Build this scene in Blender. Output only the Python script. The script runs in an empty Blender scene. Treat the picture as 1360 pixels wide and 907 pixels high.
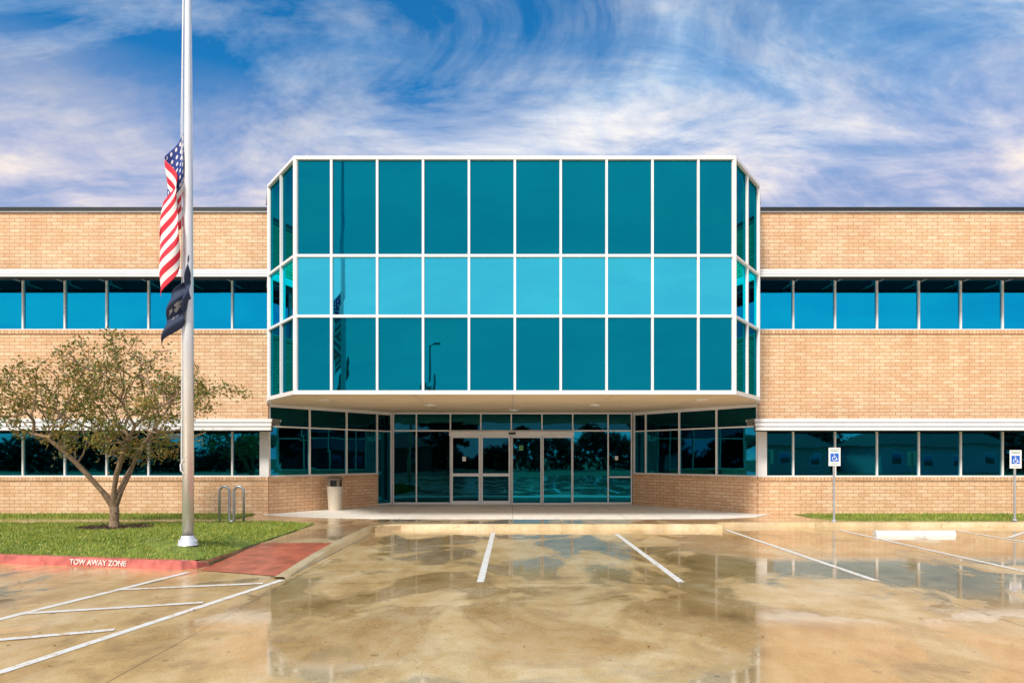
import bpy, math, random
import numpy as np
from mathutils import Vector, Matrix
random.seed(7); np.random.seed(7)
scene = bpy.context.scene
scene.view_settings.view_transform='Standard'
scene.view_settings.look='None'
scene.view_settings.exposure=0

# ------------------------------------------------------------------ helpers
def mat(name):
    m=bpy.data.materials.new(name); m.use_nodes=True
    nt=m.node_tree; b=nt.nodes['Principled BSDF']
    return m,nt,b
def N(nt,t,**k):
    n=nt.nodes.new(t)
    for a,v in k.items(): setattr(n,a,v)
    return n
def L(nt,a,b): nt.links.new(a,b)
def ramp(nt,src,stops):
    r=N(nt,'ShaderNodeValToRGB'); e=r.color_ramp.elements
    while len(e)<len(stops): e.new(0.5)
    for i,(p,c) in enumerate(stops):
        e[i].position=p; e[i].color=(c[0],c[1],c[2],1) if hasattr(c,'__len__') else (c,c,c,1)
    L(nt,src,r.inputs[0]); return r.outputs[0]
def noise(nt,vec,scale,detail=4,rough=.5,dist=0):
    n=N(nt,'ShaderNodeTexNoise'); n.inputs['Scale'].default_value=scale
    n.inputs['Detail'].default_value=detail; n.inputs['Roughness'].default_value=rough
    n.inputs['Distortion'].default_value=dist
    if vec is not None: L(nt,vec,n.inputs['Vector'])
    return n.outputs[0]
def math_(nt,op,a,b=None,c=None,clamp=False):
    n=N(nt,'ShaderNodeMath',operation=op); n.use_clamp=clamp
    for i,v in enumerate((a,b,c)):
        if v is None: continue
        if isinstance(v,(int,float)): n.inputs[i].default_value=v
        else: L(nt,v,n.inputs[i])
    return n.outputs[0]
def mixc(nt,f,a,b,mode='MIX'):
    n=N(nt,'ShaderNodeMix',data_type='RGBA',blend_type=mode)
    for s,v in ((0,f),(6,a),(7,b)):
        if isinstance(v,(int,float)): n.inputs[s].default_value=v
        elif isinstance(v,tuple): n.inputs[s].default_value=(v[0],v[1],v[2],1)
        else: L(nt,v,n.inputs[s])
    return n.outputs[2]
def objvec(nt): return N(nt,'ShaderNodeTexCoord').outputs['Object']
def bump(nt,b,h,strength=.3,dist=.01):
    n=N(nt,'ShaderNodeBump'); n.inputs['Strength'].default_value=strength; n.inputs['Distance'].default_value=dist
    L(nt,h,n.inputs['Height']); L(nt,n.outputs[0],b.inputs['Normal']); return n

def simple(name,col,rough=.5,metal=0,var=.12,scale=3.0,bmp=0,bscale=60):
    m,nt,b=mat(name); v=objvec(nt)
    c2=tuple(min(1,c*(1+var)) for c in col); c1=tuple(c*(1-var) for c in col)
    L(nt,ramp(nt,noise(nt,v,scale,4,.6),[(.3,c1),(.7,c2)]),b.inputs['Base Color'])
    b.inputs['Roughness'].default_value=rough; b.inputs['Metallic'].default_value=metal
    if bmp: bump(nt,b,noise(nt,v,bscale,3),bmp,.005)
    return m

class MB:
    def __init__(s,mats): s.v=[];s.f=[];s.m=[];s.uv=[];s.mats=mats
    def face(s,pts,mi=0,uvs=None):
        i=len(s.v); s.v+= [tuple(p) for p in pts]; s.f.append(tuple(range(i,i+len(pts)))); s.m.append(mi)
        s.uv+= uvs if uvs else [(p[0],p[1]) for p in pts]
    def wbox(s,W,t0,t1,n0,n1,z0,z1,mi=0):
        P,d,n=W
        def q(t,nn,z): return (P[0]+d[0]*t+n[0]*nn, P[1]+d[1]*t+n[1]*nn, z)
        c=[(t0,n0,z0),(t1,n0,z0),(t1,n1,z0),(t0,n1,z0),(t0,n0,z1),(t1,n0,z1),(t1,n1,z1),(t0,n1,z1)]
        for idx in ((0,1,2,3),(7,6,5,4),(0,4,5,1),(1,5,6,2),(2,6,7,3),(3,7,4,0)):
            pc=[c[k] for k in idx]
            if idx in ((0,1,2,3),(7,6,5,4)): uv=[(a[0],a[1]) for a in pc]
            else: uv=[(a[0]+a[1],a[2]) for a in pc]
            s.face([q(*a) for a in pc],mi,uv)
    def box(s,x0,x1,y0,y1,z0,z1,mi=0): s.wbox(((0,0),(1,0),(0,1)),x0,x1,y0,y1,z0,z1,mi)
    def prism(s,poly,z0,z1,mi=0,zt=None):
        n=len(poly)
        s.face([(p[0],p[1],z1) for p in poly],mi)
        s.face([(p[0],p[1],z0) for p in reversed(poly)],mi)
        for i in range(n):
            a=poly[i];b=poly[(i+1)%n]
            s.face([(a[0],a[1],z0),(b[0],b[1],z0),(b[0],b[1],z1),(a[0],a[1],z1)],mi)
    def tube(s,pts,rads,mi=0,seg=8,cap=True):
        rings=[]; prev=None
        P=[Vector(p) for p in pts]
        for i,p in enumerate(P):
            t=(P[min(i+1,len(P)-1)]-P[max(i-1,0)]).normalized()
            if prev is None:
                a=Vector((1,0,0)) if abs(t.x)<.8 else Vector((0,1,0))
                u=t.cross(a).normalized()
            else: u=(prev-t*prev.dot(t)).normalized()
            prev=u; w=t.cross(u)
            rings.append([p+(u*math.cos(k*2*math.pi/seg)+w*math.sin(k*2*math.pi/seg))*rads[i] for k in range(seg)])
        base=len(s.v)
        for r in rings: s.v+= [tuple(q) for q in r]
        for i in range(len(rings)-1):
            for k in range(seg):
                a=base+i*seg+k;b=base+i*seg+(k+1)%seg
                s.f.append((a,b,b+seg,a+seg)); s.m.append(mi); s.uv+=[(0,0)]*4
        if cap:
            s.f.append(tuple(base+k for k in reversed(range(seg)))); s.m.append(mi); s.uv+=[(0,0)]*seg
            s.f.append(tuple(base+(len(rings)-1)*seg+k for k in range(seg))); s.m.append(mi); s.uv+=[(0,0)]*seg
    def lathe(s,cx,cy,prof,mi=0,seg=24):
        base=len(s.v)
        for r,z in prof:
            s.v+=[(cx+r*math.cos(2*math.pi*k/seg),cy+r*math.sin(2*math.pi*k/seg),z) for k in range(seg)]
        for i in range(len(prof)-1):
            for k in range(seg):
                a=base+i*seg+k;b=base+i*seg+(k+1)%seg
                s.f.append((a,b,b+seg,a+seg)); s.m.append(mi if not hasattr(mi,'__len__') else mi[i]); s.uv+=[(0,0)]*4
    def build(s,name,parent=None,smooth=False,bevel=0):
        me=bpy.data.meshes.new(name); me.from_pydata(s.v,[],s.f)
        for m in s.mats: me.materials.append(m)
        me.polygons.foreach_set('material_index',s.m)
        uvl=me.uv_layers.new(name='UVMap')
        uvl.data.foreach_set('uv',np.array(s.uv,dtype=np.float32).ravel())
        if smooth: me.polygons.foreach_set('use_smooth',[True]*len(s.f))
        me.update(); o=bpy.data.objects.new(name,me); scene.collection.objects.link(o)
        if parent: o.parent=parent
        return o
def empty(name):
    e=bpy.data.objects.new(name,None); scene.collection.objects.link(e); return e
def wallframe(p0,p1):
    d=Vector((p1[0]-p0[0],p1[1]-p0[1])); Ln=d.length; d/=Ln
    return (p0,(d.x,d.y),(d.y,-d.x)),Ln

# ------------------------------------------------------------------ materials
def brick_mat(name,bw,rh,c1,c2,mort,off=.5):
    m,nt,b=mat(name); uv=N(nt,'ShaderNodeUVMap').outputs[0]
    br=N(nt,'ShaderNodeTexBrick'); L(nt,uv,br.inputs['Vector'])
    br.offset=off
    br.inputs['Scale'].default_value=1; br.inputs['Brick Width'].default_value=bw; br.inputs['Row Height'].default_value=rh
    br.inputs['Mortar Size'].default_value=.008; br.inputs['Mortar Smooth'].default_value=.2
    br.inputs['Bias'].default_value=-.1
    br.inputs['Color1'].default_value=(*c1,1); br.inputs['Color2'].default_value=(*c2,1); br.inputs['Mortar'].default_value=(*mort,1)
    n1=noise(nt,uv,.6,5,.6); n2=noise(nt,uv,18,3,.6)
    col=mixc(nt,1.0,br.outputs[0],ramp(nt,n1,[(.3,(.9,.87,.84)),(.7,(1.05,1.05,1.05))]),'MULTIPLY')
    col=mixc(nt,1.0,col,ramp(nt,n2,[(.3,(.85,.83,.8)),(.65,(1.05,1.05,1.05))]),'MULTIPLY')
    mp=N(nt,'ShaderNodeMapping'); mp.inputs['Scale'].default_value=(3.0,.25,1); L(nt,uv,mp.inputs[0])
    st=noise(nt,mp.outputs[0],1.2,4,.6)
    col=mixc(nt,1.0,col,ramp(nt,st,[(.3,(.90,.87,.84)),(.55,(1,1,1))]),'MULTIPLY')
    L(nt,col,b.inputs['Base Color']); b.inputs['Roughness'].default_value=.8
    h=math_(nt,'SUBTRACT',math_(nt,'MULTIPLY',n2,.3),br.outputs[1])
    bump(nt,b,h,.6,.008)
    return m
M_brick=brick_mat('buff_brick',.30,.10,(.80,.51,.31),(.92,.67,.46),(.53,.29,.16))
M_rowlock=brick_mat('rowlock_brick',.1,.3,(.70,.44,.26),(.84,.58,.38),(.42,.24,.13),0)
M_white=simple('white_aluminium',(.84,.84,.86),.35,.0,.05,2)
M_grey=simple('grey_aluminium',(.45,.46,.48),.4,.3,.1,2)
M_dark=simple('dark_coping',(.07,.065,.07),.5,.3)
M_louvshade=simple('shade_darkened_louvre',(.045,.05,.06),.5,.0)  # shade painted into the colour of louvre blades and fascia backs
M_soffit=simple('soffit_panel',(.82,.66,.47),.6,0,.06,.8)
M_black=simple('black_rubber',(.015,.015,.017),.5)
M_roof=simple('roof_membrane',(.35,.34,.33),.8)

def glass(name,col,rough=.02,var=.04,wav=.03,edge=(.25,.75,.8),add=None):
    m,nt,b=mat(name); v=objvec(nt)
    c1=tuple(c*(1-var) for c in col); c2=tuple(c*(1+var) for c in col)
    L(nt,ramp(nt,noise(nt,v,.5,2,.5),[(.3,c1),(.7,c2)]),b.inputs['Base Color'])
    b.inputs['Metallic'].default_value=1.0; b.inputs['Roughness'].default_value=rough
    b.inputs['Specular Tint'].default_value=(*edge,1)
    bump(nt,b,noise(nt,v,.9,2,.4),wav,.05)
    return m
G_span=glass('teal_spandrel_glass',(.002,.23,.32),.012,edge=(.1,.5,.55))
nt=G_span.node_tree; b=nt.nodes['Principled BSDF']
df=N(nt,'ShaderNodeBsdfDiffuse'); df.inputs[0].default_value=(.0,.14,.19,1)
mx=N(nt,'ShaderNodeMixShader'); mx.inputs[0].default_value=.88
L(nt,df.outputs[0],mx.inputs[1]); L(nt,b.outputs[0],mx.inputs[2]); L(nt,mx.outputs[0],nt.nodes['Material Output'].inputs[0])
G_vis=glass('cyan_vision_glass',(.055,.60,.76))
G_up=glass('blue_window_glass',(.003,.38,.64))
G_low=glass('dark_window_glass',(.008,.22,.31),edge=(.15,.5,.55))
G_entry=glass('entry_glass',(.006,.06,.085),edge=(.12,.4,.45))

# wet concrete
def wetcon(name,dark,mid,light,wet=True,joints=(),puddle=(.46,.52)):
    m,nt,b=mat(name); v=objvec(nt)
    mp=N(nt,'ShaderNodeMapping'); mp.inputs['Scale'].default_value=(1,.7,1); L(nt,v,mp.inputs[0]); mv=mp.outputs[0]
    n1=noise(nt,mv,.35,7,.65,.6); n2=noise(nt,mv,2.2,6,.65,.3); n3=noise(nt,v,45,3,.6); n4=noise(nt,v,220,1,.5)
    s=math_(nt,'ADD',math_(nt,'MULTIPLY',n1,.55),math_(nt,'MULTIPLY',n2,.45))
    col=ramp(nt,s,[(.36,dark),(.47,mid),(.60,light)])
    col=mixc(nt,1.0,col,ramp(nt,n3,[(.3,(.80,.78,.76)),(.7,(1.1,1.1,1.1))]),'MULTIPLY')
    col=mixc(nt,.6,col,ramp(nt,n4,[(.3,(.75,.72,.7)),(.7,(1.15,1.15,1.15))]),'MULTIPLY')
    n5=noise(nt,v,7,2,.4); col=mixc(nt,ramp(nt,n5,[(.70,0.0),(.74,.6)]),col,(dark[0]*.5,dark[1]*.5,dark[2]*.5))
    sep=N(nt,'ShaderNodeSeparateXYZ'); L(nt,v,sep.inputs[0])
    wob=math_(nt,'MULTIPLY',math_(nt,'SUBTRACT',n2,.5),.03)
    for ax,val,w in joints:
        d=math_(nt,'ABSOLUTE',math_(nt,'SUBTRACT',math_(nt,'ADD',sep.outputs[ax],wob),val))
        k=math_(nt,'LESS_THAN',d,w)
        col=mixc(nt,math_(nt,'MULTIPLY',k,.7),col,(dark[0]*.3,dark[1]*.3,dark[2]*.3))
    vo=N(nt,'ShaderNodeTexVoronoi',feature='DISTANCE_TO_EDGE'); vo.inputs['Scale'].default_value=.16
    dv=N(nt,'ShaderNodeVectorMath',operation='ADD'); 
    nn=N(nt,'ShaderNodeTexNoise'); nn.inputs['Scale'].default_value=1.5; nn.inputs['Detail'].default_value=6; L(nt,v,nn.inputs['Vector'])
    L(nt,v,dv.inputs[0]); L(nt,nn.outputs['Color'],dv.inputs[1]); L(nt,dv.outputs[0],vo.inputs['Vector'])
    ck=math_(nt,'LESS_THAN',vo.outputs[0],.0010)
    ck=math_(nt,'MULTIPLY',ck,math_(nt,'GREATER_THAN',n1,.50))
    col=mixc(nt,math_(nt,'MULTIPLY',ck,.4),col,(dark[0]*.3,dark[1]*.3,dark[2]*.3))
    if wet:
        w=math_(nt,'ADD',noise(nt,mv,.62,6,.60,.6),math_(nt,'MULTIPLY',math_(nt,'SUBTRACT',n2,.5),.18))
        w=math_(nt,'ADD',w,math_(nt,'MINIMUM',math_(nt,'MAXIMUM',math_(nt,'MULTIPLY',sep.outputs[0],.008),-.04),.05))
        pud=ramp(nt,w,[(puddle[0],0.0),(puddle[1],1.0)])
        # standing water darkens and deepens the colour of the concrete below
        col=mixc(nt,math_(nt,'MULTIPLY',pud,.8),col,mixc(nt,1.0,col,(.78,.74,.68),'MULTIPLY'))
        L(nt,math_(nt,'SUBTRACT',.55,math_(nt,'MULTIPLY',pud,.3)),b.inputs['Roughness'])
        b.inputs['Coat Weight'].default_value=1
        L(nt,math_(nt,'ADD',1.45,math_(nt,'MULTIPLY',pud,.35)),b.inputs['Coat IOR'])
        L(nt,math_(nt,'ADD',.008,math_(nt,'MULTIPLY',math_(nt,'SUBTRACT',1,pud),.14)),b.inputs['Coat Roughness'])
        hb=math_(nt,'ADD',math_(nt,'MULTIPLY',n3,.5),math_(nt,'MULTIPLY',n4,.3))
        hb=math_(nt,'MULTIPLY',hb,math_(nt,'SUBTRACT',1,math_(nt,'MULTIPLY',pud,.93)))
        hb=math_(nt,'ADD',hb,math_(nt,'MULTIPLY',noise(nt,mv,8,2,.5),.22))
        bb=bump(nt,b,hb,.38,.006); L(nt,bb.outputs[0],b.inputs['Coat Normal'])
    else:
        b.inputs['Roughness'].default_value=.75; bump(nt,b,n3,.3,.004)
    L(nt,col,b.inputs['Base Color'])
    return m
M_lot=wetcon('wet_golden_concrete',(.38,.225,.075),(.70,.46,.175),(.92,.70,.40),True,
   ((0,5.2,.012),(0,-3.1,.008),(1,9.35,.007),(0,11.2,.012)))
M_walk=wetcon('wet_sidewalk_concrete',(.38,.25,.13),(.62,.45,.24),(.76,.60,.38),True,((0,-7.5,.008),(0,-6,.008),(0,-1.6,.008),(0,1.2,.008),(0,4,.008),(0,7,.008),(0,9.5,.008),(1,14.2,.008),(1,15.4,.008)))
M_kerb=wetcon('kerb_concrete',(.46,.32,.16),(.74,.56,.31),(.84,.69,.46),True,(),(.55,.65))
M_pad=wetcon('dry_concrete',(.74,.73,.70),(.86,.86,.84),(.92,.92,.90),False,((0,-3,.008),(0,0,.008),(0,3,.008)))
M_redk=simple('red_kerb_paint',(.62,.16,.13),.3,0,.4,6,.3)
M_ramp=simple('red_ramp_paver',(.48,.12,.07),.3,0,.35,4,.4,40)
M_paint,nt,b=mat('white_road_paint'); v=objvec(nt)
n=noise(nt,v,9,6,.7); L(nt,ramp(nt,n,[(.37,(.62,.44,.22)),(.47,(.85,.83,.80))]),b.inputs['Base Color']); b.inputs['Roughness'].default_value=.35
M_letter,nt,b=mat('faded_kerb_lettering'); v=objvec(nt)
n=noise(nt,v,16,6,.8); L(nt,ramp(nt,n,[(.38,(.60,.22,.18)),(.50,(.82,.74,.70))]),b.inputs['Base Color']); b.inputs['Roughness'].default_value=.4
M_soil=simple('mulch',(.07,.04,.025),.9,0,.5,20,.8)
M_bark,nt,b=mat('bark'); v=objvec(nt); L(nt,ramp(nt,noise(nt,v,14,5,.7),[(.3,(.15,.09,.05)),(.7,(.42,.29,.19))]),b.inputs['Base Color']); b.inputs['Roughness'].default_value=.85

def leafmat(name,cols,trf=.3):
    m,nt,b=mat(name); v=objvec(nt)
    g=N(nt,'ShaderNodeNewGeometry')
    f=math_(nt,'ADD',math_(nt,'MULTIPLY',g.outputs['Random Per Island'],.7),math_(nt,'MULTIPLY',noise(nt,v,1.6,2),.45))
    r_=ramp(nt,f,[(.15,cols[0]),(.5,cols[1]),(.85,cols[2])])
    L(nt,r_,b.inputs['Base Color'])
    b.inputs['Roughness'].default_value=.5
    if trf:
        tr=N(nt,'ShaderNodeBsdfTranslucent'); L(nt,r_,tr.inputs[0])
        mx=N(nt,'ShaderNodeMixShader'); mx.inputs[0].default_value=trf
        L(nt,b.outputs[0],mx.inputs[1]); L(nt,tr.outputs[0],mx.inputs[2])
        L(nt,mx.outputs[0],nt.nodes['Material Output'].inputs[0])
    return m
M_leaf=leafmat('crape_myrtle_leaves',((.07,.10,.02),(.18,.22,.045),(.42,.25,.06)))
M_leafd=simple('dark_leaves',(.03,.045,.02),.7,0,.6,.8)
M_blade=leafmat('grass_blades',((.08,.15,.015),(.22,.33,.03),(.46,.42,.08)),0)
M_lawn=simple('lawn_soil',(.17,.22,.035),.9,0,.4,5,.6,30)

# ------------------------------------------------------------------ ground
g=MB([simple('far_ground',(.09,.11,.04),.9,0,.3,.1)]); g.face([(-900,-900,-.02),(900,-900,-.02),(900,900,-.02),(-900,900,-.02)]); g.build('ground')
g=MB([M_lot]); g.face([(-60,-16,0),(60,-16,0),(60,19,0),(-60,19,0)]); g.build('parking_lot')

KL=[(-60,11.2),(-9.2,11.18),(-8.3,11.06),(-5.35,10.46),(-5.05,10.44),(-4.88,10.55),(-4.80,10.8)]
g=MB([M_walk])
g.prism([(x,y+.1) for x,y in KL[:-1]]+[(-4.82,10.8),(-4.75,12.9),(-4.75,19.6),(-60,19.6)],-.01,.10)
g.prism([(-4.75,12.9),(-3.35,12.9),(-3.35,15.8),(-3.2,16.35),(-3.2,19.6),(-4.75,19.6)],-.01,.10)
g.prism([(-3.2,16.38),(5.05,16.38),(5.05,19.6),(-3.2,19.6)],-.01,.10)
g.prism([(5.05,16.95),(60,16.95),(60,19.6),(5.05,19.6)],-.01,.10)
g.prism([(-6.5,19.6),(6.5,19.6),(4.3,23.4),(-4.3,23.4)],-.01,.10)
g.build('sidewalk')
g=MB([M_pad]); g.prism([(-7.1,19.38),(-6.4,18.85),(-5.2,18.35),(-3.8,18.05),(-2,17.95),(3.6,17.95),(5.5,18.05),(6.6,18.5),(7.3,19.38),(6.9,19.40),(4.1,23.29),(-4.1,23.29),(-6.9,19.40)],.101,.112)
g.build('entrance_pavement')

def ribbon(mb,path,w,z0,z1,mi=0,taper=.02):
    P=[Vector(p) for p in path]; off=[]
    for i in range(len(P)):
        a=(P[i]-P[i-1]).normalized() if i>0 else None; b_=(P[i+1]-P[i]).normalized() if i<len(P)-1 else None
        t=(a+b_).normalized() if a and b_ else (a or b_)
        nn=Vector((-t.y,t.x)); k=1/max(.5,nn.dot(Vector((-(a or b_).y,(a or b_).x)))); off.append(nn*k)
    for i in range(len(P)-1):
        zA=z1[i] if hasattr(z1,'__len__') else z1; zB=z1[i+1] if hasattr(z1,'__len__') else z1
        A=P[i];B=P[i+1];a=off[i];b_=off[i+1]
        A0=A;B0=B;A1=A+a*taper;B1=B+b_*taper;A2=A+a*w;B2=B+b_*w
        mb.face([(*A0,z0),(*B0,z0),(*B1,zB-.015),(*A1,zA-.015)],mi)
        mb.face([(*A1,zA-.015),(*B1,zB-.015),(*(B1+b_*.02),zB),(*(A1+a*.02),zA)],mi)
        mb.face([(*(A1+a*.02),zA),(*(B1+b_*.02),zB),(*B2,zB),(*A2,zA)],mi)
        mb.face([(*A2,zA),(*B2,zB),(*B2,z0),(*A2,z0)],mi)
k=empty('kerb')
g=MB([M_redk]); ribbon(g,KL,.16,-.005,[.135,.135,.135,.135,.13,.12,.06]); g.build('painted_kerb',k)
g=MB([M_kerb])
arc=[(-3.2+.55-.55*math.cos(a),15.75+.5*math.sin(a)) for a in np.linspace(0,math.pi/2,9)]
path=[(-3.2,9.65),(-3.2,10.2),(-3.2,11.5),(-3.2,12.9)]+arc+[(5.0,16.25)]
zz=[.03,.05,.10,.125]+[.125]*9+[.125]
ribbon(g,path,.17,-.005,zz); 
ribbon(g,[(5.05,16.9),(8,16.9),(60,16.9)],.15,-.005,.108)
g.build('entrance_kerb',k)
g=MB([M_kerb]); g.prism([(-2.9,15.9),(-2.6,16.36),(-3.15,16.36),(-3.15,15.6)],-.01,.101); g.build('kerb_corner',k)
# ramp
g=MB([M_ramp])
nxr,nyr=8,16
for i in range(nxr):
    for j in range(nyr):
        def rp(a,b_):
            x=-4.74+1.36*a; y0=10.35-.5*a; y=y0+(12.9-y0)*b_; return (x,y,.008+.096*b_)
        g.face([rp(i/nxr,j/nyr),rp((i+1)/nxr,j/nyr),rp((i+1)/nxr,(j+1)/nyr),rp(i/nxr,(j+1)/nyr)],0)
g.build('kerb_ramp')
def text(name,s,size,loc,rot,m,parent=None,ext=.002,bold=0):
    c=bpy.data.curves.new(name,'FONT'); c.body=s; c.size=size; c.extrude=ext; c.align_x='CENTER'; c.align_y='CENTER'; c.offset=bold
    o=bpy.data.objects.new(name,c); scene.collection.objects.link(o)
    o.location=loc; o.rotation_euler=rot
    bpy.context.view_layer.update()
    me=bpy.data.meshes.new_from_object(o.evaluated_get(bpy.context.evaluated_depsgraph_get()))
    o2=bpy.data.objects.new(name,me); scene.collection.objects.link(o2); o2.matrix_world=o.matrix_world.copy()
    bpy.data.objects.remove(o); me.materials.clear(); me.materials.append(m)
    if parent: o2.parent=parent
    return o2
dk=Vector((-5.35+8.3,10.46-11.06)).normalized(); ang=math.atan2(dk.y,dk.x)
tx=-6.5; ty=11.06-(tx+8.3)*(.6/2.95)
text('kerb_lettering','TOW AWAY ZONE',.118,(tx,ty,.066),(math.radians(83),0,ang),M_letter,k,.004,.003)

# markings
def stripe(mb,p,q,w=.10,z=.004,mi=0):
    p=Vector(p);q=Vector(q);d=(q-p).normalized();n_=Vector((-d.y,d.x))*w/2
    mb.face([(*(p-n_),z),(*(q-n_),z),(*(q+n_),z),(*(p+n_),z)],mi)
g=MB([M_paint])
stripe(g,(-.446,9.4),(-.446,15.6)); stripe(g,(2.32,9.4),(2.32,15.3)); stripe(g,(5.06,9.5),(5.06,16.2),.10)
stripe(g,(7.72,9.4),(7.72,16.1)); stripe(g,(10.4,9.5),(10.4,16.1))
for i in range(6): stripe(g,(10.6,14.6-i*1.1),(11.9,15.8-i*1.1))
stripe(g,(12.1,9.5),(12.1,16.1))
stripe(g,(-4.32,4.4),(-3.23,9.57),.10,.004)
stripe(g,(-6.2,3.5),(-4.85,10.2),.10,.004)
for a,b_ in (((-5.57,6.10),(-3.96,6.79)),((-5.40,7.48),(-3.66,8.07)),((-5.15,8.83),(-3.40,9.29)),((-5.85,4.75),(-4.25,5.5))):
    stripe(g,a,b_,.10,.008)
g.build('road_markings')
# wheel stop
g=MB([M_pad])
for i,(x0,x1) in enumerate(((8.0,9.75),)):
    pr=[(15.0,.0),(15.02,.07),(15.05,.10),(15.13,.10),(15.16,.07),(15.18,0)]
    for a in range(len(pr)-1):
        g.face([(x0,*pr[a]),(x1,*pr[a]),(x1,*pr[a+1]),(x0,*pr[a+1])])
    g.face([(x0,*p) for p in pr]); g.face([(x1,*p) for p in reversed(pr)])
g.build('parking_wheel_stop')

# ------------------------------------------------------------------ lawns
def sm(x): x=max(0,min(1,x)); return x*x*(3-2*x)
def lawnz(x,y):
    yk=11.18 if x<-9.2 else 11.18-(x+9.2)*.19
    m=sm((-4.78-x)/.62)*sm((y-yk-.12)/.70)*(1-.75*sm((y-12.2)/3.0))*(1-.5*sm((-6.5-x)/3))
    return .112+.19*m+.006*math.sin(x*7)*math.sin(y*5)
L_=empty('lawn')
g=MB([M_lawn]); nx,ny=90,60
xs=np.concatenate([np.linspace(-30,-14,10)[:-1],np.linspace(-14,-4.78,80)])
def yf(x): return max(10.62, (11.36 if x<-9.2 else 11.36-(x+9.2)*.2)) if x<-5.0 else 10.75
idx={}
for i,x in enumerate(xs):
    for j in range(ny):
        y=yf(x)+(16.55-yf(x))*j/(ny-1); g.v.append((x,y,lawnz(x,y))) ; idx[i,j]=len(g.v)-1
for i in range(len(xs)-1):
    for j in range(ny-1):
        g.f.append((idx[i,j],idx[i+1,j],idx[i+1,j+1],idx[i,j+1])); g.m.append(0); g.uv+=[(0,0)]*4
g.build('lawn_surface',L_,True)
g=MB([M_lawn]); g.prism([(-30,17.95),(-7.3,17.95),(-7.3,19.36),(-30,19.36)],.10,.118); g.build('lawn_strip',L_)
g=MB([M_lawn]); g.prism([(9.0,17.5),(8.0,18.2),(8.0,19.36),(30,19.36),(30,17.5)],.10,.118); g.build('lawn_verge',L_)
def blades(name,pts,h,parent,w=.006):
    n=len(pts); P=np.array(pts); a=np.random.rand(n)*2*np.pi; hh=h*(.5+np.random.rand(n))
    dx=np.cos(a)*w; dy=np.sin(a)*w; lx=(np.random.rand(n)-.5)*hh*1.2; ly=(np.random.rand(n)-.5)*hh*1.2
    V=np.empty((n,3,3)); V[:,0]=P+np.stack([-dx,-dy,0*dx],1); V[:,1]=P+np.stack([dx,dy,0*dx],1); V[:,2]=P+np.stack([lx,ly,hh],1)
    me=bpy.data.meshes.new(name); me.from_pydata(V.reshape(-1,3).tolist(),[],np.arange(3*n).reshape(-1,3).tolist())
    me.materials.append(M_blade); o=bpy.data.objects.new(name,me); scene.collection.objects.link(o); o.parent=parent
TX,TY=-8.92,15.3
pts=[]
while len(pts)<75000:
    x=random.uniform(-14,-4.8); y=random.uniform(10.6,16.55)
    if y<yf(x)-.02: continue
    d=math.hypot((x-TX)/1.0,(y-TY)/.75)
    if d<.80+random.uniform(-.1,.1): continue
    if math.sin(x*1.9+1.3*math.sin(y*1.1))*math.sin(y*2.3+x)>.6 and random.random()<.75: continue
    pts.append((x,y,lawnz(x,y)-.004))
blades('grass_blades',pts,.045,L_,.007)
pts=[(random.uniform(-14.8,-7.3),random.uniform(17.9,19.3),.115) for _ in range(7000)]
pts+=[(random.uniform(8.2,15.5),random.uniform(17.5,19.3),.115) for _ in range(6000)]
blades('grass_verge_blades',pts,.06,L_,.008)
# fallen leaves on lawn, walk and lot
M_fall=leafmat('fallen_leaves_mat',((.16,.07,.02),(.30,.15,.04),(.42,.28,.08)),0)
g=MB([M_fall])
for _ in range(420):
    x=random.gauss(TX+1.5,2.6); y=random.gauss(14.6,2.2)
    if x>-4.8 or x<-14 or y<yf(x) or y>16.5: 
        x=random.uniform(-9,12); y=random.uniform(6,16.1) if x>-3 else random.uniform(6,10); zb=.006
    else: zb=lawnz(x,y)+.035
    s_=random.uniform(.012,.028); a=random.random()*6.28
    g.face([(x+s_*math.cos(a),y+s_*math.sin(a),zb),(x-s_*.5*math.sin(a),y+s_*.5*math.cos(a),zb+.004),(x-s_*math.cos(a),y-s_*math.sin(a),zb+.002),(x+s_*.5*math.sin(a),y-s_*.5*math.cos(a),zb+.006)])
g.build('fallen_leaves')
g=MB([M_soil]); 
ring=[(TX+.85*math.cos(a)*(1+.08*math.sin(5*a)),TY+.66*math.sin(a)) for a in np.linspace(0,2*math.pi,40)[:-1]]
g.face([(x,y,lawnz(x,y)+.012) for x,y in ring]); 
for _ in range(900):
    a=random.random()*6.28; r=math.sqrt(random.random())*.82; x=TX+r*math.cos(a); y=TY+r*.75*math.sin(a); z=lawnz(x,y)+.02
    q=[(x+random.uniform(-.03,.03),y+random.uniform(-.03,.03),z+random.uniform(-.005,.03)) for _ in range(3)]; g.face(q)
g.build('mulch_bed',L_)

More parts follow.
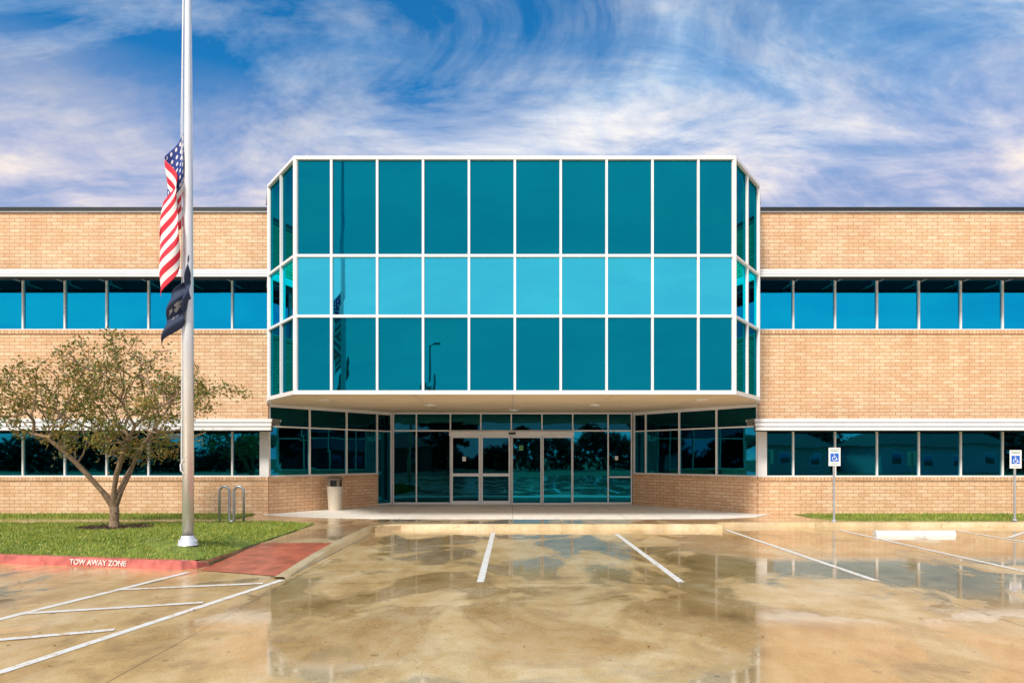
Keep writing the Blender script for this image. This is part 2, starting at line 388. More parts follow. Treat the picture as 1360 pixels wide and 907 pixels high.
# ------------------------------------------------------------------ building
B=empty('office_building')
F,Mw,Bk=16.4,19.4,23.3
SOF=3.25
brick=MB([M_brick,M_rowlock]); fr=MB([M_white,M_grey,M_black]); gl=MB([G_span,G_vis,G_up,G_low,G_entry])
shade=MB([M_white,M_louvshade,M_grey])
def pane(W,t0,t1,z0,z1,mi,n=-.02,j=.0022):
    P,d,nn=W
    o=[random.uniform(-j,j) for _ in range(4)]
    c=[(t0,z0),(t1,z0),(t1,z1),(t0,z1)]
    gl.face([(P[0]+d[0]*t+nn[0]*(n+e),P[1]+d[1]*t+nn[1]*(n+e),z) for (t,z),e in zip(c,o)],mi)
XR=32
for sgn in (-1,1):
    if sgn<0: W=((-XR,Mw),(1,0),(0,-1)); T=lambda x:x+XR ; xa,xb=-XR,-6.95
    else: W=((6.98,Mw),(1,0),(0,-1)); T=lambda x:x-6.98; xa,xb=6.98,XR
    ta,tb=T(xa),T(xb)
    brick.wbox(W,ta,tb,-.3,0,-.05,1.06,0)
    brick.wbox(W,ta,tb,-.3,.03,1.06,1.16,1)
    brick.wbox(W,ta,tb,-.3,0,2.5,5.22,0)
    brick.wbox(W,ta,tb,-.3,.03,5.22,5.33,1)
    brick.wbox(W,ta,tb,-.3,0,6.87,8.70,0)
    fr.wbox(W,ta,tb,-.35,.06,8.70,8.80,2)
    fr.wbox(W,ta,tb,-.34,.045,8.66,8.699,1)
    ks=[8.0+1.194*i for i in range(21)]
    xs_=[xa]+([-k_ for k_ in reversed(ks)] if sgn<0 else ks)+[xb]
    xs_=sorted(set(xs_))
    xs_=[x for x in xs_ if xa<=x<=xb]
    for (z0,z1,mi) in ((5.33,6.87,2),(1.16,2.5,3)):
        lo=z0==1.16
        for a,b_ in zip(xs_[:-1],xs_[1:]):
            if lo and abs(a if sgn>0 else b_)<7.0:
                if sgn>0: a=7.2
                else: b_=-7.2
            if b_-a<.05: continue
            pane(W,T(a),T(b_),z0,z1,mi,-.10)
        for x in xs_:
            if lo and abs(x)<7.1: continue
            fr.wbox(W,T(x)-.024,T(x)+.024,-.14,-.05,z0+.04,z1-.04,0)
        fr.wbox(W,ta,tb,-.14,-.045,z0,z0+.04,0); fr.wbox(W,ta,tb,-.14,-.045,z1-.04,z1,0)
    if sgn>0: fr.wbox(W,-.02,.24,-.32,.015,1.161,2.51,0)
    else: fr.wbox(W,tb-.24,tb+.02,-.32,.015,1.161,2.51,0)
    s0,s1=(T(-XR),T(-6.58)) if sgn<0 else (T(6.62),T(XR))
    for (zb,hgt) in ((6.62,.24),(2.44,.34)):
        nb=3; hb=hgt/nb
        for i in range(nb):
            shade.wbox(W,s0,s1,.76-.03*i,.84-.035*i,zb+i*hb+.012,zb+(i+1)*hb-.012,0)
        shade.wbox(W,s0,s1,.67,.69,zb-.02,zb+hgt-.01,1)
        P,d,nn=W
        def q(t,n_,z): return (P[0]+d[0]*t+nn[0]*n_,P[1]+d[1]*t+nn[1]*n_,z)
        for n0 in (.10,.22,.34,.46,.56):
            a=[q(s0,n0,zb+hgt-.02),q(s1,n0,zb+hgt-.02),q(s1,n0+.06,zb+hgt-.15),q(s0,n0+.06,zb+hgt-.15)]
            shade.face(a,1)
            shade.face([(p[0],p[1],p[2]-.012) for p in reversed(a)],1)
        shade.wbox(W,s0,s1,.005,.05,zb+hgt-.06,zb+hgt,0)
        n_=int((s1-s0)/1.194)
        for i in range(n_+1):
            t=(T(8.0)+1.194*i if sgn>0 else T(-8.0)-1.194*i)
            if i==n_: t=(s0+.03 if sgn>0 else s1-.03)
            if t<s0 or t>s1: continue
            shade.wbox(W,t-.015,t+.015,.05,.669,zb+hgt-.17,zb+hgt-.001,2)
roof=MB([M_roof,M_dark])
roof.face([(-XR,Mw+.2,8.68),(XR,Mw+.2,8.68),(XR,45,8.68),(-XR,45,8.68)],0)
brick.box(-XR,-XR+.3,Mw+.301,45,-.05,8.7,0); brick.box(XR-.3,XR,Mw+.301,45,-.05,8.7,0); brick.box(-XR,XR,45,45.3,-.05,8.7,0)
roof.box(-XR+.31,-7.0,Mw+.32,Mw+.34,0,8.6,1); roof.box(7.02,XR-.31,Mw+.32,Mw+.34,0,8.6,1)
roof.build('roof',B)
PL=[(-6.95,19.38),(-6.45,18.1),(-5.22,F),(5.32,F),(6.5,18.1),(6.98,19.38)]
ZR=[SOF+.025,5.10,6.55,8.90]
for si in range(5):
    W,Ln=wallframe(PL[si],PL[si+1])
    if si==2: ts=[0]+[ .05+1.1*k_+5.22 for k_ in range(-4,5)]+[Ln]
    elif si in (1,3): ts=[0,Ln/2,Ln]
    else: ts=[0,Ln]
    for a,b_ in zip(ts[:-1],ts[1:]):
        for zi in range(3):
            pane(W,a,b_,ZR[zi],ZR[zi+1],(0,1,0)[zi],-.02)
    for i,t in enumerate(ts):
        w=.028
        if i in (0,len(ts)-1): continue
        fr.wbox(W,t-w,t+w,-.05,.045,ZR[0]+.04,ZR[3]-.04,0)
    for zi,z in enumerate(ZR):
        h=.032
        if zi==0: fr.wbox(W,.0,Ln,-.05,.05,z-.05,z+.045,0)
        elif zi==3: fr.wbox(W,.0,Ln,-.05,.055,z-.05,z+.03,0)
        else: fr.wbox(W,.03,Ln-.03,-.05,.042,z-h,z+h,0)
for p in PL[1:-1]:
    fr.lathe(p[0],p[1]+.01,[(.0,ZR[0]-.052),(.062,ZR[0]-.052),(.062,ZR[3]+.033),(0,ZR[3]+.033)],0,10)
c=MB([M_roof,M_soffit,M_grey])
c.face([(p[0],p[1]+.03,8.86) for p in PL]+[(6.98,21,8.86),(-6.95,21,8.86)],0)
c.box(-6.95,6.98,20.98,21.0,8.69,8.86,0)
sp=[(p[0]*.995,p[1]+.04) for p in PL]
c.face([(p[0],p[1],SOF) for p in sp]+[(4.15,23.35,SOF),(-4.15,23.35,SOF)],1)
for x in (-4.9,-2.45,0.0,2.45,4.9):
    y1=23.28 if abs(x)<4 else 22.0
    c.box(x-.008,x+.008,F+.1,y1,SOF-.004,SOF-.001,2)
c.box(-5.9,5.9,19.5,19.516,SOF-.0045,SOF-.0015,2)
c.build('bay_roof_and_soffit',B)
M_lamp,nt,b=mat('downlight_lens'); b.inputs['Base Color'].default_value=(1,.9,.7,1); b.inputs['Emission Color'].default_value=(1,.85,.6,1); b.inputs['Emission Strength'].default_value=4
M_lens=simple('downlight_off',(.6,.58,.52),.3)
c=MB([M_white,M_lamp,M_lens])
for x,y,on in ((.0+.03,22.0,1),(4.98,18.0,0),(-4.98,18.0,0),(2.4,19.9,0),(-2.4,19.9,0)):
    c.lathe(x,y,[(.16,SOF-.001),(.16,SOF-.03),(.12,SOF-.035),(.11,SOF-.02),(0,SOF-.02)],[0,0,0,1 if on else 2],20)
c.build('soffit_downlights',B,True)
Lw,LLn=wallframe((-6.93,19.42),(-4.1,23.3)); 
Rw,RLn=wallframe((4.1,23.3),(6.96,19.42))
def obl(W,Ln,ts,brick_to,left):
    b0,b1=brick_to
    brick.wbox(W,b0,b1,-.3,0,-.05,1.06,0); brick.wbox(W,b0,b1,-.3,.03,1.06,1.15,1)
    for a,b_ in zip(ts[:-1],ts[1:]):
        zlow=1.15
        if left and a>=b1-.01: zlow=.12
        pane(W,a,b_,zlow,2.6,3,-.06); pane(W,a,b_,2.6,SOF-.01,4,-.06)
        fr.wbox(W,a+.025,b_-.025,-.1,-.02,zlow,zlow+.05,0)
        fr.wbox(W,a+.025,b_-.025,-.1,-.02,2.58,2.62,0)
        fr.wbox(W,a+.025,b_-.025,-.1,-.02,SOF-.10,SOF-.003,0)
    for t in ts: fr.wbox(W,t-.025,t+.025,-.1,-.015,.12 if (left and t>b1-.01) else 1.151,SOF-.003,0)
tl=[.03]+[LLn*k_ for k_ in (.295,.59,.86)]+[LLn-.03]
obl(Lw,LLn,tl,(0,tl[3]),True)
tr=[.03]+[RLn*k_ for k_ in (.115,.41,.705)]+[RLn-.03]
obl(Rw,RLn,tr,(0,RLn),False)
Wb=((-4.1,Bk),(1,0),(0,-1)); T=lambda x:x+4.1
ms=[-4.08,-3.29,-2.13,-1.09,-.05,1.0,2.05,3.26,4.06]
for a,b_ in zip(ms[:-1],ms[1:]):
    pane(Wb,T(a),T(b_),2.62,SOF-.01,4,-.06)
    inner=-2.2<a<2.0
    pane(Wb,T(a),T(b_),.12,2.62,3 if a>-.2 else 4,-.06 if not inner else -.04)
for x in ms: 
    fr.wbox(Wb,T(x)-.022,T(x)+.022,-.1,-.015,.112,SOF-.003,0)
fr.wbox(Wb,.05,T(4.03),-.1,-.012,SOF-.06,SOF-.004,0)
fr.wbox(Wb,.05,T(4.03),-.1,-.010,2.60,2.645,0)
fr.wbox(Wb,.05,T(-2.16),-.1,-.02,.113,.18,0); fr.wbox(Wb,T(2.08),T(4.03),-.1,-.02,.113,.18,0)
fr.wbox(Wb,T(3.29),T(4.03),-.1,-.02,1.02,1.07,0)
fr.wbox(Wb,T(-2.16),T(2.08),-.02,.12,2.45,2.594,0)
fr.wbox(Wb,T(-.14),T(.10),.121,.16,2.49,2.56,2)
for a,b_,m_ in ((-2.10,-1.10,1),(-1.08,-.08,1),(-.02,.97,0),(1.03,2.02,0)):
    n0,n1=(.0,.05)
    w=.06 if m_ else .025
    fr.wbox(Wb,T(a),T(a)+w,n0,n1,.115,2.45,0); fr.wbox(Wb,T(b_)-w,T(b_),n0,n1,.115,2.45,0)
    fr.wbox(Wb,T(a)+w,T(b_)-w,n0,n1,.115,.115+(.12 if m_ else .05),0); fr.wbox(Wb,T(a)+w,T(b_)-w,n0,n1,2.38,2.449,0)
    if m_: fr.wbox(Wb,T(a)+w,T(b_)-w,n0,n1,1.07,1.17,0)
c=MB([simple('door_notice_green',(.1,.35,.12),.5),M_white,simple('door_notice_blue',(.03,.1,.4),.5)])
c.wbox(Wb,T(.22),T(.36),-.035,-.03,1.95,2.12,0); c.wbox(Wb,T(-1.72),T(-1.60),-.035,-.03,1.58,1.74,1); c.wbox(Wb,T(3.5),T(3.60),-.05,-.045,1.62,1.76,1)
c.build('door_notices',B)
fr.box(-4.1,4.1,Bk+.12,Bk+.14,0,SOF,2)
brick.build('brick_walls',B); fr.build('window_frames',B); gl.build('window_glass',B); shade.build('sun_shades',B)

# ------------------------------------------------------------------ flagpole
FP=empty('flagpole'); px,py,pz=-5.36,11.27,.305
M_pole=simple('pole_white_metal',(.84,.84,.86),.3,.45,.06,1.5)
c=MB([M_pole,M_grey,simple('finial_gold',(.5,.35,.1),.3,.8)])
c.tube([(px,py,pz-.1),(px,py,4),(px,py,8),(px,py,11.15)],[.092,.085,.065,.042],0,20)
c.lathe(px,py,[(.0,pz+.05),(.15,pz+.05),(.15,pz+.0),(.17,pz-.03)],0,24)
c.lathe(px,py,[(.15,pz+.05),(.12,pz+.07),(.10,pz+.13)],0,24)
c.lathe(px,py,[(.0,11.13),(.06,11.15),(.06,11.22),(.02,11.24),(.03,11.26),(.07,11.3),(.085,11.36),(.07,11.42),(0,11.45)],1,16)
c.build('pole',FP,True)
c=MB([M_white]); c.tube([(px-.10,py-.03,1.6),(px-.085,py-.03,5),(px-.10,py-.03,7.2),(px-.05,py-.02,11.1)],[.006]*4,0,5)
c.tube([(px-.06,py-.1,1.6),(px-.06,py-.09,6),(px-.04,py-.05,11.1)],[.006]*3,0,5)
c.tube([(px-.02,py-.09,1.45),(px-.06,py-.12,1.5),(px-.1,py-.05,1.6),(px-.02,py-.11,1.68)],[.012]*4,0,6)
c.build('halyard',FP)
def cloth(name,fx,fz,fy,mats,nu=90,nv=50,parent=None):
    V=[];Fc=[];UV=[]
    for i in range(nu+1):
        for j in range(nv+1):
            u=i/nu;v_=j/nv; V.append((fx(u,v_),fy(u,v_),fz(u,v_)))
    for i in range(nu):
        for j in range(nv):
            a=i*(nv+1)+j; Fc.append((a,a+nv+1,a+nv+2,a+1)); UV+=[(i/nu,j/nv),((i+1)/nu,j/nv),((i+1)/nu,(j+1)/nv),(i/nu,(j+1)/nv)]
    me=bpy.data.meshes.new(name); me.from_pydata(V,[],Fc); u_=me.uv_layers.new(name='UVMap'); u_.data.foreach_set('uv',np.array(UV,dtype=np.float32).ravel())
    me.polygons.foreach_set('use_smooth',[True]*len(Fc)); me.materials.append(mats)
    o=bpy.data.objects.new(name,me); scene.collection.objects.link(o); o.parent=parent
    sd=o.modifiers.new('s','SOLIDIFY'); sd.thickness=.004
m,nt,b=mat('us_flag_cloth'); uv=N(nt,'ShaderNodeUVMap').outputs[0]; s=N(nt,'ShaderNodeSeparateXYZ'); L(nt,uv,s.inputs[0])
u,v=s.outputs[0],s.outputs[1]
st=math_(nt,'FLOOR',math_(nt,'MULTIPLY',v,13)); odd=math_(nt,'MODULO',st,2)
col=mixc(nt,odd,(.72,.02,.05),(.92,.90,.90))
can=math_(nt,'MULTIPLY',math_(nt,'LESS_THAN',u,.4),math_(nt,'GREATER_THAN',v,.4615))
fu=math_(nt,'SUBTRACT',math_(nt,'FRACT',math_(nt,'MULTIPLY',u,15)),.5); fv=math_(nt,'SUBTRACT',math_(nt,'FRACT',math_(nt,'MULTIPLY',v,13)),.5)
r=math_(nt,'SQRT',math_(nt,'ADD',math_(nt,'MULTIPLY',fu,fu),math_(nt,'MULTIPLY',fv,fv)))
cc=mixc(nt,math_(nt,'LESS_THAN',r,.24),(.015,.04,.24),(.8,.8,.82))
L(nt,mixc(nt,can,col,cc),b.inputs['Base Color']); b.inputs['Roughness'].default_value=.7
def fx(u,v): 
    f=.5-.5*math.cos(u*3.0*math.pi)
    env=(.17+.26*u)*(1-.35*max(0,u-.6)/.4)
    return px-.055-env*f -.02*math.sin(7*v+4*u)-.02*u
def fz(u,v): return 7.07-(1-v)*1.50-1.24*u-.03*math.sin(u*9)
def fy(u,v): return py-.02-.22*u-.05*math.sin(u*3.0*math.pi+2.2*v)-.03*math.sin(v*12+u*5)
cloth('us_flag',fx,fz,fy,m,parent=FP)
m2,nt,b=mat('navy_flag_cloth'); uv=N(nt,'ShaderNodeUVMap').outputs[0]
dd=N(nt,'ShaderNodeVectorMath',operation='DISTANCE'); L(nt,uv,dd.inputs[0]); dd.inputs[1].default_value=(.62,.45,0)
k1=math_(nt,'MULTIPLY',math_(nt,'LESS_THAN',dd.outputs['Value'],.16),math_(nt,'GREATER_THAN',noise(nt,uv,9,3),.52))
L(nt,mixc(nt,k1,(.016,.032,.085),(.4,.4,.45)),b.inputs['Base Color']); b.inputs['Roughness'].default_value=.7
def fx2(u,v): 
    return px+.13-.32*u**1.2-.055*math.sin(u*9+1.0*v)*(.4+u)-.10*(1-v)*u
def fz2(u,v): return 5.00-(1-v)*.70-.80*u
def fy2(u,v): return py-.17-.07*math.sin(u*9+1.5*v)-.045*math.sin(v*12)
cloth('pow_flag',fx2,fz2,fy2,m2,parent=FP)

# ------------------------------------------------------------------ street furniture
def sign(x,y,z0,top):
    S=empty('disabled_parking_sign')
    c=MB([M_grey,simple('sign_white',(.85,.85,.85),.4,0,.03),simple('sign_blue',(.02,.14,.6),.4,0,.05),simple('sign_green',(.03,.2,.12),.4,0,.05)])
    c.tube([(x,y,z0-.05),(x,y,top-.03)],[.028,.028],0,10)
    c.lathe(x,y,[(.06,z0),(.05,z0+.03),(.03,z0+.05)],0,12)
    W=((x,y-.03),(1,0),(0,-1))
    c.wbox(W,-.15,.15,0,.004,top-.46,top,1)
    c.wbox(W,-.105,.105,.0045,.006,top-.35,top-.14,2)
    c.wbox(W,-.12,.12,.0045,.006,top-.05,top-.035,3); c.wbox(W,-.10,.10,.0045,.006,top-.09,top-.075,3)
    for i in range(2): c.wbox(W,-.10,.10-.03*(i%2),.0045,.006,top-.40-.025*i,top-.392-.025*i,3)
    f=y-.03-.009
    cx,cz=x,top-.245
    ring=[(cx-.008+.05*math.cos(a),f,cz-.03+.05*math.sin(a)) for a in np.linspace(math.radians(120),math.radians(375),16)]
    c.tube(ring,[.008]*16,1,6)
    c.tube([(cx-.012,f,cz+.055),(cx-.008,f,cz-.005),(cx+.04,f,cz-.005),(cx+.06,f,cz-.06),(cx+.08,f,cz-.055)],[.009]*5,1,6)
    c.tube([(cx-.01,f,cz+.03),(cx+.03,f,cz+.03)],[.007]*2,1,6)
    c.tube([(cx-.014,f-.002,cz+.066),(cx-.014,f-.002,cz+.088)],[.012,.012],1,8)
    c.build('sign_assembly',S)
sign(8.14,17.3,.10,1.96); sign(12.72,17.3,.118,1.90)

R=empty('bike_rack'); c=MB([simple('galvanised_pipe',(.42,.43,.45),.35,.7,.1,6),M_grey])
bx=-7.0; by=16.3; q=.117; H=1.02
def arcp(cx,cz,r,a0,a1,n=10): return [(cx+r*math.cos(a),by,cz+r*math.sin(a)) for a in np.linspace(a0,a1,n)]
pts=[(bx,by,.08)]+arcp(bx+q,H-q,q,math.pi,0)+arcp(bx+q*2+.055,.24,.055,math.pi,2*math.pi,8)+arcp(bx+q*3+.11,H-q,q,math.pi,0)+[(bx+q*4+.11,by,.08)]
c.tube(pts,[.03]*len(pts),0,12)
for x in (bx,bx+q*4+.11): c.lathe(x,by,[(.07,.10),(.07,.118),(.03,.122)],1,16)
c.build('pipe',R,True)

TC=empty('trash_can'); c=MB([simple('can_tan_aggregate',(.62,.55,.45),.7,0,.25,40,.5,80),simple('can_lid_brown',(.20,.16,.12),.4),M_black])
tx_,ty_=-5.39,20.7; z=.112
c.lathe(tx_,ty_,[(0,z),(.19,z),(.195,z+.03),(.235,z+.66),(.245,z+.68),(.245,z+.72),(.22,z+.73)],0,28)
c.lathe(tx_,ty_,[(.20,z+.73),(.20,z+.78)],2,28)
for a in range(4):
    t=a*math.pi/2+math.pi/4
    c.box(tx_+.19*math.cos(t)-.04,tx_+.19*math.cos(t)+.04,ty_+.19*math.sin(t)-.04,ty_+.19*math.sin(t)+.04,z+.72,z+.93,1)
c.lathe(tx_,ty_,[(.17,z+.72),(.17,z+.93)],2,28)
c.lathe(tx_,ty_,[(.235,z+.91),(.24,z+.97),(.20,z+1.01),(.0,z+1.03)],1,28); c.lathe(tx_,ty_,[(0,z+.91),(.235,z+.91)],1,28)
c.build('can_body',TC)

# ------------------------------------------------------------------ trees
def grow(name,bx,by,bz,split,cen,rad,n_attr,leafn,leafsize,lm,base_r,seed,shell=.45,spread=.38,tipmax=4):
    rnd=random.Random(seed); rs=np.random.RandomState(seed)
    nodes=[Vector((bx,by,bz))]; par=[-1]; plen=[0]
    nst=5; trunk_n=3
    for i in range(1,trunk_n+1):
        nodes.append(Vector((bx+.02*i*rnd.uniform(-1,1),by,bz+split*i/trunk_n))); par.append(len(nodes)-2); plen.append(split*i/trunk_n)
    top=len(nodes)-1
    for s in range(nst):
        a=s*2*math.pi/nst+rnd.uniform(-.3,.3); p=nodes[top].copy(); pr=top
        d=Vector((math.cos(a)*spread,math.sin(a)*spread,1)).normalized()
        for i in range(5):
            d=(d+Vector((rnd.uniform(-.15,.15),rnd.uniform(-.15,.15),0))+Vector((math.cos(a),math.sin(a),0))*.04).normalized()
            p=p+d*(cen[2]-bz-split)*.17; nodes.append(p.copy()); par.append(pr); plen.append(plen[pr]+.2); pr=len(nodes)-1
    A=[]
    while len(A)<n_attr:
        v_=Vector((rnd.gauss(0,1),rnd.gauss(0,1),rnd.gauss(0,1))).normalized()*(shell+(1-shell)*rnd.random()**.6)
        az=math.atan2(v_.y,v_.x)
        lump=1+.13*math.sin(3*az+seed)+.10*math.sin(5*az+2*v_.z*3)+.08*math.sin(9*az+v_.z*7)
        p=Vector((cen[0]+v_.x*rad[0]*lump,cen[1]+v_.y*rad[1]*lump,cen[2]+v_.z*rad[2]*(1+.12*math.sin(4*az+1))))
        if p.z<bz+split*1.2: continue
        A.append(p)
    A.sort(key=lambda p:(p-nodes[top]).length)
    for p in A:
        NA=np.array([tuple(n_) for n_ in nodes]); d=np.linalg.norm(NA-np.array(tuple(p)),axis=1)+.35*np.array(plen)
        d[:top]=1e9
        d+= (NA[:,2]>p.z+.15)*.6
        i=int(np.argmin(d)); q0=nodes[i]; ln=(p-q0).length; ns=max(1,int(ln/.22)); pr=i
        for k_ in range(1,ns+1):
            t=k_/ns; pos=q0.lerp(p,t)+Vector((0,0,-.10*ln*math.sin(math.pi*t)))+Vector((rnd.uniform(-1,1),rnd.uniform(-1,1),rnd.uniform(-1,1)))*.02
            nodes.append(pos); par.append(pr); plen.append(plen[pr]+ln/ns); pr=len(nodes)-1
    n=len(nodes); acc=[0.0]*n; child=[[] for _ in range(n)]
    for i in range(1,n): child[par[i]].append(i)
    for i in range(n-1,-1,-1):
        acc[i]=1 if not child[i] else sum(acc[c_] for c_ in child[i])
    rr=[base_r*(a/acc[0])**.47 for a in acc]; rr=[max(r_,.005) for r_ in rr]; rr[0]*=1.25
    E=empty(name); c=MB([M_bark])
    for i in range(1,n):
        p=par[i]; c.tube([nodes[p],nodes[i]],[min(rr[p],rr[i]*1.35) if p>top else rr[p],rr[i]],0,6 if rr[i]<.02 else 9,False)
    c.build('branches',E,True)
    tips=[i for i in range(n) if acc[i]<=tipmax and i>top]
    wt=np.array([rnd.random()**2.0+.05 for _ in tips]); wt/=wt.sum()
    T_=np.array([tuple(nodes[i]) for i in tips])
    idx=rs.choice(len(T_),leafn,p=wt); P=T_[idx]+rs.normal(0,1,(leafn,3))*np.array([.12,.12,.085])*(1 if leafsize<.1 else leafsize*6)
    a=rs.normal(0,1,(leafn,3)); a/=np.linalg.norm(a,axis=1)[:,None]; b_=rs.normal(0,1,(leafn,3)); b_-=a*(a*b_).sum(1)[:,None]; b_/=np.linalg.norm(b_,axis=1)[:,None]
    sz=leafsize*(.6+.8*rs.rand(leafn))[:,None]
    V=np.stack([P-a*sz,P+b_*sz*.45,P+a*sz,P-b_*sz*.45],1).reshape(-1,3)
    me=bpy.data.meshes.new('leaves'); me.from_pydata(V.tolist(),[],np.arange(4*leafn).reshape(-1,4).tolist()); me.materials.append(lm)
    o=bpy.data.objects.new('leaves',me); scene.collection.objects.link(o); o.parent=E
    return E
grow('crape_myrtle_tree',TX,TY,.14,.50,(TX-.02,TY,2.95),(2.5,1.9,1.38),330,11500,.042,M_leaf,.10,3,shell=.35,spread=.5,tipmax=2)
grow('oak_tree',-7.0,-27,0,1.8,(-7.0,-27,5.3),(3.4,3.0,2.7),120,6000,.24,M_leafd,.30,5)
grow('oak_tree',16,-25,0,1.6,(16,-25,4.4),(4.5,3.5,2.4),100,6000,.24,M_leafd,.28,8)
rs=np.random.RandomState(4); nl=45000
xx=rs.uniform(-110,110,nl); hh=3.6+1.3*np.sin(xx*.21)+.9*np.sin(xx*.53+1)+.6*np.sin(xx*1.3)
P=np.stack([xx,-48+rs.normal(0,2,nl),np.maximum(.2,hh*(1-rs.rand(nl)**1.8*.95)+rs.normal(0,.25,nl))],1)
a=rs.normal(0,1,(nl,3)); a/=np.linalg.norm(a,axis=1)[:,None]; b_=rs.normal(0,1,(nl,3)); b_/=np.linalg.norm(b_,axis=1)[:,None]
V=np.stack([P-a*.4,P+b_*.3,P+a*.4,P-b_*.3],1).reshape(-1,3)
me=bpy.data.meshes.new('distant_trees'); me.from_pydata(V.tolist(),[],np.arange(4*nl).reshape(-1,4).tolist()); me.materials.append(M_leafd)
o=bpy.data.objects.new('distant_trees',me); scene.collection.objects.link(o)
def house(x,y,w,dp,h,m):
    E=empty('house'); c=MB([m,simple('shingles',(.12,.10,.09),.9),M_white,G_low])
    c.box(x-w/2,x+w/2,y-dp,y,0,h,0)
    rz=h+2.0
    c.face([(x-w/2-.5,y+.5,h),(x+w/2+.5,y+.5,h),(x+w/2-1.5,y-dp/2,rz),(x-w/2+1.5,y-dp/2,rz)],1)
    c.face([(x+w/2+.5,y-dp-.5,h),(x-w/2-.5,y-dp-.5,h),(x-w/2+1.5,y-dp/2,rz),(x+w/2-1.5,y-dp/2,rz)],1)
    c.face([(x-w/2-.5,y-dp-.5,h),(x-w/2-.5,y+.5,h),(x-w/2+1.5,y-dp/2,rz)],1)
    c.face([(x+w/2+.5,y+.5,h),(x+w/2+.5,y-dp-.5,h),(x+w/2-1.5,y-dp/2,rz)],1)
    for k_ in range(4):
        xx_=x-w/2+w*(k_+.5)/4
        c.box(xx_-.6,xx_+.6,y+.01,y+.05,.9,2.2,2); c.box(xx_-.5,xx_+.5,y+.06,y+.07,1.0,2.1,3)
    c.build('house_body',E)
house(27,-34,14,9,2.9,simple('house_stucco',(.6,.5,.4),.8)); house(-17,-34,13,9,2.9,simple('house_brick',(.35,.2,.13),.8)); house(46,-34,13,9,3.0,simple('house_siding',(.6,.6,.56),.8))
E=empty('street_lamp'); c=MB([M_dark]); c.tube([(-5.25,-12.2,0),(-5.25,-12.2,9)],[.09,.05],0,10); c.tube([(-5.25,-12.2,8.95),(-5.0,-12.2,9.1),(-4.9,-12.2,9.1)],[.04]*3,0,8); c.box(-5.0,-4.6,-12.35,-12.05,9.05,9.15,0); c.build('lamp_body',E)

# ------------------------------------------------------------------ world
w=bpy.data.worlds.new('World'); scene.world=w; w.use_nodes=True; nt=w.node_tree; bg=nt.nodes['Background']
SE,SR=math.radians(44),math.radians(205)
sky=N(nt,'ShaderNodeTexSky',sky_type='NISHITA'); sky.sun_disc=False; sky.sun_elevation=SE; sky.sun_rotation=SR; sky.air_density=1.0; sky.dust_density=.6; sky.ozone_density=2.5
tc=N(nt,'ShaderNodeTexCoord').outputs['Generated']; s=N(nt,'ShaderNodeSeparateXYZ'); L(nt,tc,s.inputs[0])
zc=math_(nt,'ADD',math_(nt,'MAXIMUM',s.outputs[2],0),.34)
cb=N(nt,'ShaderNodeCombineXYZ'); L(nt,math_(nt,'DIVIDE',s.outputs[0],zc),cb.inputs[0]); L(nt,math_(nt,'DIVIDE',s.outputs[1],zc),cb.inputs[1])
mp=N(nt,'ShaderNodeMapping'); L(nt,cb.outputs[0],mp.inputs[0]); mp.inputs['Rotation'].default_value=(0,0,math.radians(-32)); mp.inputs['Scale'].default_value=(.8,1.6,1); mp.inputs['Location'].default_value=(5.3,2.9,0)
nA=noise(nt,mp.outputs[0],1.9,12,.62,.5); nB=noise(nt,cb.outputs[0],1.1,3,.5,.3); nC=noise(nt,mp.outputs[0],3.6,12,.64,.6)
cov=math_(nt,'ADD',math_(nt,'MULTIPLY',nA,.8),math_(nt,'MULTIPLY',nB,.2))
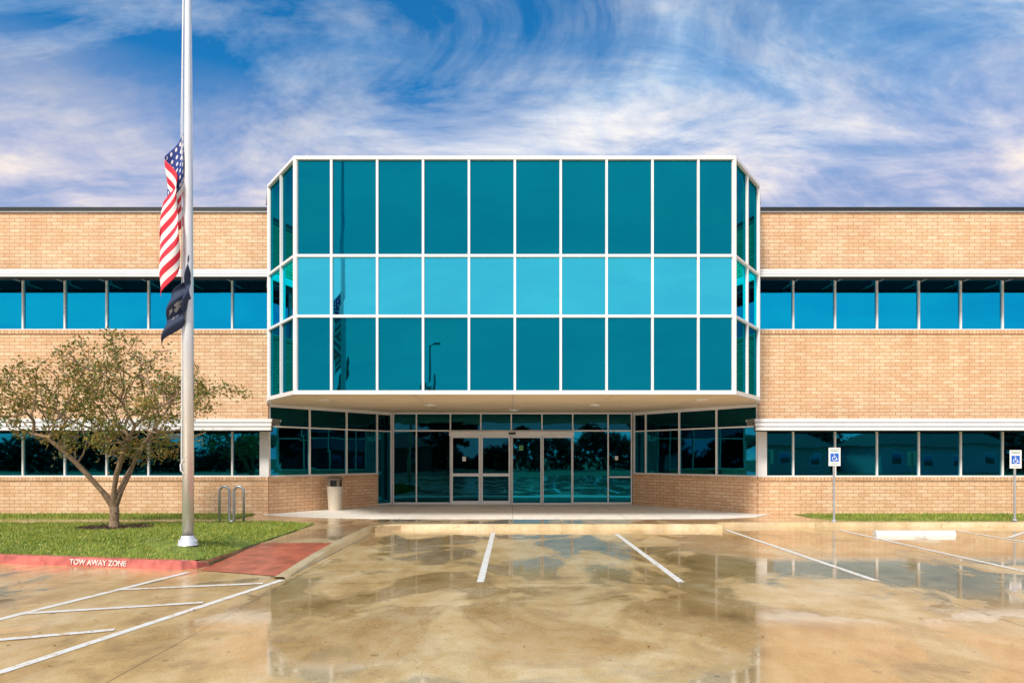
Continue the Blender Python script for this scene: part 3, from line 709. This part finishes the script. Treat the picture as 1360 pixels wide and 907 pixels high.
# cloud bank to the right, clear blue upper left, with a broad front-to-back thickening
dx=math_(nt,'SUBTRACT',s.outputs[0],.20); bank=math_(nt,'SUBTRACT',.06,math_(nt,'MULTIPLY',math_(nt,'MULTIPLY',dx,dx),.42))
bank=math_(nt,'MAXIMUM',bank,-.09)
high=math_(nt,'MULTIPLY',math_(nt,'MAXIMUM',math_(nt,'SUBTRACT',s.outputs[2],.42),0),.30)
rear=math_(nt,'MAXIMUM',math_(nt,'MULTIPLY',s.outputs[1],-1),0)
back=math_(nt,'MULTIPLY',rear,.42)
cov=math_(nt,'ADD',math_(nt,'ADD',cov,back),bank)
cov=math_(nt,'SUBTRACT',cov,math_(nt,'MULTIPLY',high,math_(nt,'MAXIMUM',s.outputs[1],0)))
mask=ramp(nt,cov,[(.43,0.0),(.51,.35),(.59,.80),(.66,1.0)])
tint=mixc(nt,1.0,sky.outputs[0],(.13,1.05,1.55),'MULTIPLY')
shade_=ramp(nt,nC,[(.36,(3.0,5.0,7.8)),(.46,(5.4,7.0,9.0)),(.53,(8.2,8.9,9.6)),(.61,(10.2,10.1,10.0))])
shade_=mixc(nt,math_(nt,'MULTIPLY',rear,.8,clamp=True),shade_,(8.0,8.7,9.4))
c1=mixc(nt,mask,tint,shade_)
hz=ramp(nt,s.outputs[2],[(.0,1.0),(.33,.85),(.47,.0)])
hsum=math_(nt,'ADD',math_(nt,'MULTIPLY',nA,.5),math_(nt,'MULTIPLY',nC,.5))
hcol=ramp(nt,hsum,[(.38,(1.9,3.2,5.8)),(.46,(4.2,4.7,6.8)),(.52,(7.2,6.7,7.6)),(.58,(10.2,8.8,7.8))])
hcol=mixc(nt,math_(nt,'MULTIPLY',rear,.85,clamp=True),hcol,(7.8,8.3,8.9))
c2=mixc(nt,hz,c1,hcol)
L(nt,c2,bg.inputs[0]); bg.inputs[1].default_value=.105
sd=bpy.data.lights.new('sun','SUN'); sd.energy=3.8; sd.angle=math.radians(12); sd.color=(1,.91,.77)
so=bpy.data.objects.new('sun',sd); scene.collection.objects.link(so)
dirv=Vector((math.sin(SR)*math.cos(SE),math.cos(SR)*math.cos(SE),math.sin(SE)))
so.rotation_euler=dirv.to_track_quat('Z','Y').to_euler(); so.location=(0,-10,30)

cam=bpy.data.cameras.new('camera'); co=bpy.data.objects.new('camera',cam); scene.collection.objects.link(co)
cam.lens=24; cam.sensor_width=36; cam.shift_y=.1129; cam.shift_x=-.0007; cam.clip_end=3000
co.location=(0,0,1.72); co.rotation_euler=(math.radians(90),0,0); scene.camera=co
